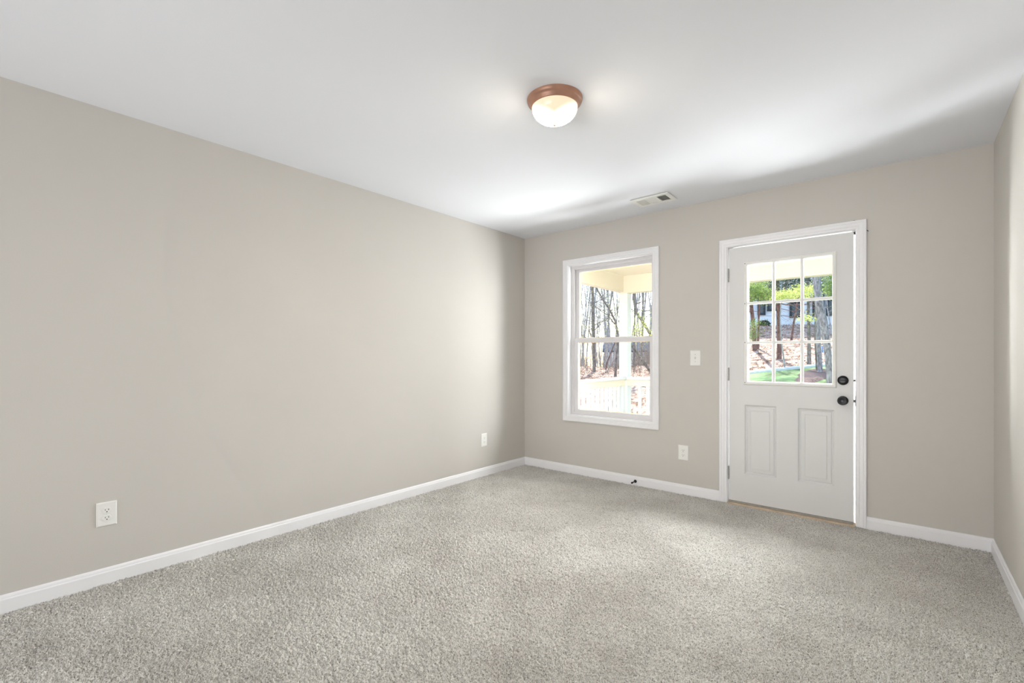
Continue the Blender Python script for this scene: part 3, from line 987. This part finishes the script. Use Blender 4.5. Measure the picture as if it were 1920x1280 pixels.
tree('tree', (1559, 738), [(1556, 700), (1552, 660), (1548.5, 635), (1543.5, 603), (1536.5, 570), (1530, 515), (1525, 450), (1520, 380)], [14, 13.5, 15, 15.5, 17, 17, 16, 15, 13], M['bark_grey'],
     'thickest grey trunk, nearest tree at the right of the door glass', limbs=[([(1537, 540), (1546, 525), (1557, 516)], [2.5, 2, 1.4]), ([(1539, 552), (1550, 560), (1560, 566)], [1.8, 1.2, .8])], nb=5, blen=1.0, bz=(.6, 1),
     foliage=[(M['leaf_green'], [(1556, 520, .5), (1559, 530, .4), (1556, 542, .6), (1559, 552, .5), (1554, 531, .8)], 260, 0.055, 0.045)])
tree('sapling', (1563, 660), [(1557, 610), (1551, 575), (1548, 520)], [3.5, 3, 2.6, 2.2], M['bark_pale'],
     'pale thin sapling at the far right edge of the door glass', nb=4, blen=.8, bz=(.4, 1), depth=15)

# blue marker tied between the grey trunks
def blue_marker():
    p, d = ground_hit(1538, 702)
    c = at(1542.2, 655, d - 0.25)
    b = MB()
    w = 0.9 * d / F_PX
    rs = []
    for i in range(9):
        v = 648.5 + i * 1.5
        q = at(1541.6 + 0.14 * i, v, d - 0.25)
        rs.append([(q.x - w, q.y, q.z), (q.x + w, q.y - .004, q.z), (q.x + w, q.y + .006, q.z), (q.x - w, q.y + .008, q.z)])
    b.rings(rs, cap0=True, cap1=True)
    o = b.build('marker_ribbon', M['blue'])
    tag(o, 'bright blue ribbon hanging against the grey tree trunks', 'ribbon')
blue_marker()

# --- trees seen through the window
tree('tree', (1114, 716), [(1114, 690), (1113, 640), (1112, 590), (1111, 540), (1110, 470)], [8.5, 7.5, 7, 6.6, 6.3, 6], M['bark_dark'],
     'straight grey trunk behind the left porch railing in the window', nb=9, blen=1.6, bz=(.3, 1), depth=17, twigs=2,
     foliage=[(M['leaf_green'], 'tips', 500, 0.25, 0.05)])
tree('curved_tree', (1153, 706), [(1155, 680), (1158, 650), (1159, 628), (1154, 603), (1143, 580), (1131, 563), (1121, 545), (1112, 520)], [6, 5.6, 5.4, 5.2, 4.6, 4.2, 3.8, 3.6, 3.2], M['bark_dark'],
     'curved bare tree arching to the left beside the porch post', limbs=[([(1156, 612), (1141, 592), (1126, 582), (1106, 566)], [2.6, 2, 1.6, 1]), ([(1142, 578), (1148, 555), (1152, 535)], [2, 1.5, 1])], nb=10, blen=1.3, bz=(.35, 1), depth=14, twigs=2,
     foliage=[(M['leaf_lime'], 'tips', 260, 0.2, 0.05)])
tree('tree', (1238, 676), [(1224, 634), (1206, 605), (1193, 585), (1188, 560), (1190, 500)], [8, 7, 6.4, 6, 6, 5.5], M['bark_dark'],
     'leaning bare tree right of the porch post in the upper sash', nb=8, blen=1.3, bz=(.2, 1), depth=13, twigs=2,
     foliage=[(M['leaf_lime'], [(1192, 607, .5), (1197, 618, .6), (1205, 622, .6), (1188, 625, .5), (1215, 600, 1)], 420, 0.3, 0.05)])
tree('tree', (1232, 716), [(1222, 700), (1205, 676), (1187, 651), (1172, 632), (1160, 600)], [7.5, 6.5, 6, 5.2, 4.6, 4], M['bark_dark'],
     'leaning trunk slanting down to the right in the lower sash', nb=7, blen=1.0, bz=(.2, 1), depth=11.5, twigs=1)
tree('tree', (1189, 694), [(1189, 660), (1190, 620), (1190, 560), (1189, 480)], [5, 4.6, 4.4, 4, 3.6], M['bark_dark'],
     'dark upright trunk just right of the porch post', nb=6, blen=1.6, bz=(.35, 1), depth=19, twigs=1)
tree('tree', (1203, 694), [(1203, 660), (1204, 620), (1206, 560), (1206, 480)], [5, 4.6, 4.2, 3.6, 3], M['bark_dark'],
     'second dark trunk right of the porch post before the blue house', nb=6, blen=1.6, bz=(.35, 1), depth=22, twigs=1)
tree('leaning_tree', (1134, 700), [(1138, 680), (1145, 662), (1153, 642), (1160, 620)], [3, 2.8, 2.4, 2, 1.6], M['bark_red'],
     'thin reddish tree slanting up to the right before the grey house', nb=3, blen=.8, bz=(.4, 1), depth=18)

# slender woods behind: one source tree, then copies
def woods():
    lab = 'slender bare grey tree standing in the woods beyond the porch'
    protos = []
    for k in range(4):
        root = empty('woodland_tree', (0, 0, 0))
        h = 13.0
        P = [Vector((0.25 * math.sin(z * .5 + k), 0.25 * math.cos(z * .4 + 2 * k), z)) for z in np.linspace(-0.3, h, 16)]
        bm, tips = MB(), []
        bm.tube(P, [0.032 * (1 - .7 * i / 15) + .01 for i in range(16)], 8)
        for j in range(16):
            i = random.randint(3, 15)
            a = random.uniform(0, 6.28)
            branch(bm, P[i], Vector((math.cos(a), math.sin(a), random.uniform(.1, .9))), random.uniform(0.8, 2.0), .016, 1, tips, 4, 0, 4)
        bm.build('trunk', M['twig'], root, smooth=True)
        protos.append(root)
    spots = []
    us = [1087, 1093, 1098, 1104, 1120, 1126, 1132, 1137, 1142, 1149, 1196, 1211, 1219, 1228, 1085, 1090, 1095, 1101, 1107, 1116, 1123, 1129, 1135, 1146, 1153, 1160, 1192, 1200, 1207, 1215, 1224, 1083, 1088, 1092, 1096, 1099, 1103, 1106, 1110, 1117, 1119, 1122, 1125, 1128, 1131, 1134, 1139, 1144, 1151, 1156, 1188, 1194, 1203, 1209, 1218, 1222]
    for i, u in enumerate(us):
        d = random.uniform(22, 40) if i < 14 else (random.uniform(24, 40) if u > 1136 else random.uniform(34, 62))
        spots.append((u + random.uniform(-1.5, 1.5), d))
    for i, (u, d) in enumerate(spots):
        p = at(u, V0, d)
        pos = (p.x, p.y, terrain(p.x, p.y) - 0.05)
        src = protos[i % 4]
        if i < 4:
            o = src
        else:
            o = src.copy(); COL.objects.link(o)
            for ch in list(src.children):
                c = ch.copy(); c.parent = o; COL.objects.link(c)
        o.location = pos
        o.rotation_euler = (0, 0, random.uniform(0, 6.28))
        s = random.uniform(.8, 1.25)
        o.scale = (s, s, s * random.uniform(.9, 1.2))
        tag(o, lab, 'tree', 'slender woodland trees beyond the porch')
woods()

# shrub by the house and underbrush
def shrub(name, u, v, d, rx, rz, n, mat, label, size=0.06):
    c = at(u, v, d)
    zt = terrain(c.x, c.y)
    root = empty(name, (c.x, c.y, zt))
    tag(root, label, 'shrub')
    bm, tips = MB(), []
    for k in range(10):
        a = random.uniform(0, 6.28)
        branch(bm, Vector((c.x, c.y, zt - .03)), Vector((math.cos(a) * .8, math.sin(a) * .8, 1)), max(.3, c.z + rz - zt), .015, 1, tips, 4, 0, 4)
    bm.build('stems', M['bark_dark'], root)
    C = rng.standard_normal((n, 3)); C /= np.linalg.norm(C, axis=1)[:, None]
    C *= (0.55 + .45 * rng.random((n, 1)))
    C = C * np.array([rx, rx, rz]) + np.array([c.x, c.y, c.z])
    A, B = rand_axes(n, size)
    quads_mesh('foliage', C, A, B, mat, root)
    return root
shrub('evergreen_shrub', 1433, 607, 19.5, 0.20, 0.13, 700, M['leaf_dark'], 'rounded dark evergreen shrub at the top of the bank')
def underbrush():
    bm, tips = MB(), []
    for k in range(62):
        u = random.choice([random.uniform(1082, 1162), random.uniform(1182, 1228)])
        d = random.uniform(15, 26)
        p = at(u, V0, d); z = terrain(p.x, p.y)
        for j in range(3):
            a = random.uniform(0, 6.28)
            branch(bm, Vector((p.x, p.y, z - .05)), Vector((math.cos(a) * .5, math.sin(a) * .5, 1)), random.uniform(.4, 1.3), .009, 1, tips, 4, 0, 4)
    o = bm.build('underbrush', M['brush'])
    tag(o, 'tangle of bare brown underbrush in the woods beyond the porch railing', 'underbrush', kind='stuff')
underbrush()

# ------------------------------------------------------------------ houses
def house_frame(center, facing):
    """local x along the facade, y towards the viewer, z up"""
    f = Vector((facing.x, facing.y, 0)).normalized()
    xa = Vector((-f.y, f.x, 0))
    R = Matrix((( xa.x, f.x, 0, center.x), (xa.y, f.y, 0, center.y), (0, 0, 1, center.z), (0, 0, 0, 1)))
    return R
def hbox(b, R, x0, x1, y0, y1, z0, z1):
    n = len(b.v)
    b.box(x0, x1, y0, y1, z0, z1)
    for i in range(n, len(b.v)): b.v[i] = tuple(R @ Vector(b.v[i]))
def house(name, u, d, zb, half, depth, ze, zr, wins, mats, label, yaw=0.0, lap=True):
    c = at(u, V0, d); c.z = zb
    fac = Vector((CX, CY, 0)) - Vector((c.x, c.y, 0))
    fac.rotate(Matrix.Rotation(yaw, 3, 'Z'))
    R = house_frame(c, fac)
    root = empty(name, c)
    tag(root, label, 'house')
    b = MB()
    hbox(b, R, -half, half, -depth, 0, 0, ze)
    if lap:
        z = 0.05
        while z < ze - .1:
            n = len(b.v)
            b.add([R @ Vector(p) for p in ((-half, 0.03, z), (half, 0.03, z), (half, 0.0, z + .19), (-half, 0.0, z + .19), (-half, 0, z), (half, 0, z))], [(0, 1, 2, 3), (4, 5, 1, 0)])
            z += .19
    b.build('walls', mats[0], root)
    b = MB()
    rs = [[R @ Vector(p) for p in ((x, .45, ze - .12), (x, .45, ze), (x, -depth / 2, zr), (x, -depth - .45, ze), (x, -depth - .45, ze - .12))] for x in (-half - .4, half + .4)]
    b.rings(rs, cap0=True, cap1=True)
    b.build('roof', mats[1], root)
    for (wx, wz, ww, wh) in wins:
        fr = MB()
        t = .09
        hbox(fr, R, wx - ww / 2 - t, wx - ww / 2, 0, .09, wz - t, wz + wh + t); hbox(fr, R, wx + ww / 2, wx + ww / 2 + t, 0, .09, wz - t, wz + wh + t)
        hbox(fr, R, wx - ww / 2, wx + ww / 2, 0, .09, wz - t, wz); hbox(fr, R, wx - ww / 2, wx + ww / 2, 0, .09, wz + wh, wz + wh + t)
        hbox(fr, R, wx - ww / 2, wx + ww / 2, 0, .07, wz + wh / 2 - .03, wz + wh / 2 + .03)
        w = fr.build('window', mats[2], root)
        p = MB(); hbox(p, R, wx - ww / 2, wx + ww / 2, 0.0, .045, wz, wz + wh)
        p.build('pane', M['house_glass'], w)
    return root
# white house at the top of the bank, through the door
hd = 21.0
def hx(u, uc, d=hd): return -(u - uc) / F_PX * d
WU = 1480
hz = terrain(*at(WU, V0, hd).xy) - 0.2
def hzv(v, d, zb): return CZ - (v - V0) / F_PX * d - zb
wins = []
for u0, u1, v0, v1 in [(1411, 1419, 545, 591), (1429, 1440, 545, 591), (1464, 1476, 545, 592), (1503, 1513, 540, 578), (1523, 1529, 540, 585), (1546, 1560, 545, 578)]:
    z0, z1 = hzv(v1, hd, hz), hzv(v0, hd, hz)
    wins.append((hx((u0 + u1) / 2, WU), z0, (u1 - u0) / F_PX * hd, z1 - z0))
house('house', WU, hd, hz, 4.9, 8.0, 7.0, 9.4, wins, (M['siding'], M['slate'], M['house_trim_dark']), 'white house with black-framed windows on top of the bank')
# blue-grey house in the woods, through the window
hd2 = 46.0
hz2 = -0.6
wins = []
for u0, u1, v0, v1 in [(1151, 1154, 664, 682), (1158, 1160.5, 664, 682), (1199.5, 1203.5, 663, 678), (1206, 1211.5, 663, 679), (1216, 1220, 664, 682), (1143, 1146, 664, 682)]:
    z0, z1 = hzv(v1, hd2, hz2), hzv(v0, hd2, hz2)
    wins.append((hx((u0 + u1) / 2, 1190, hd2), z0, (u1 - u0) / F_PX * hd2, z1 - z0))
house('house', 1190, hd2, hz2, 2.7, 6.0, hzv(657.5, hd2, hz2), hzv(634, hd2 + 3, hz2), wins, (M['siding_blue'], M['slate'], M['house_trim']), 'pale house with slate-blue roof in the woods behind the porch post')
print('objects', len(bpy.data.objects))
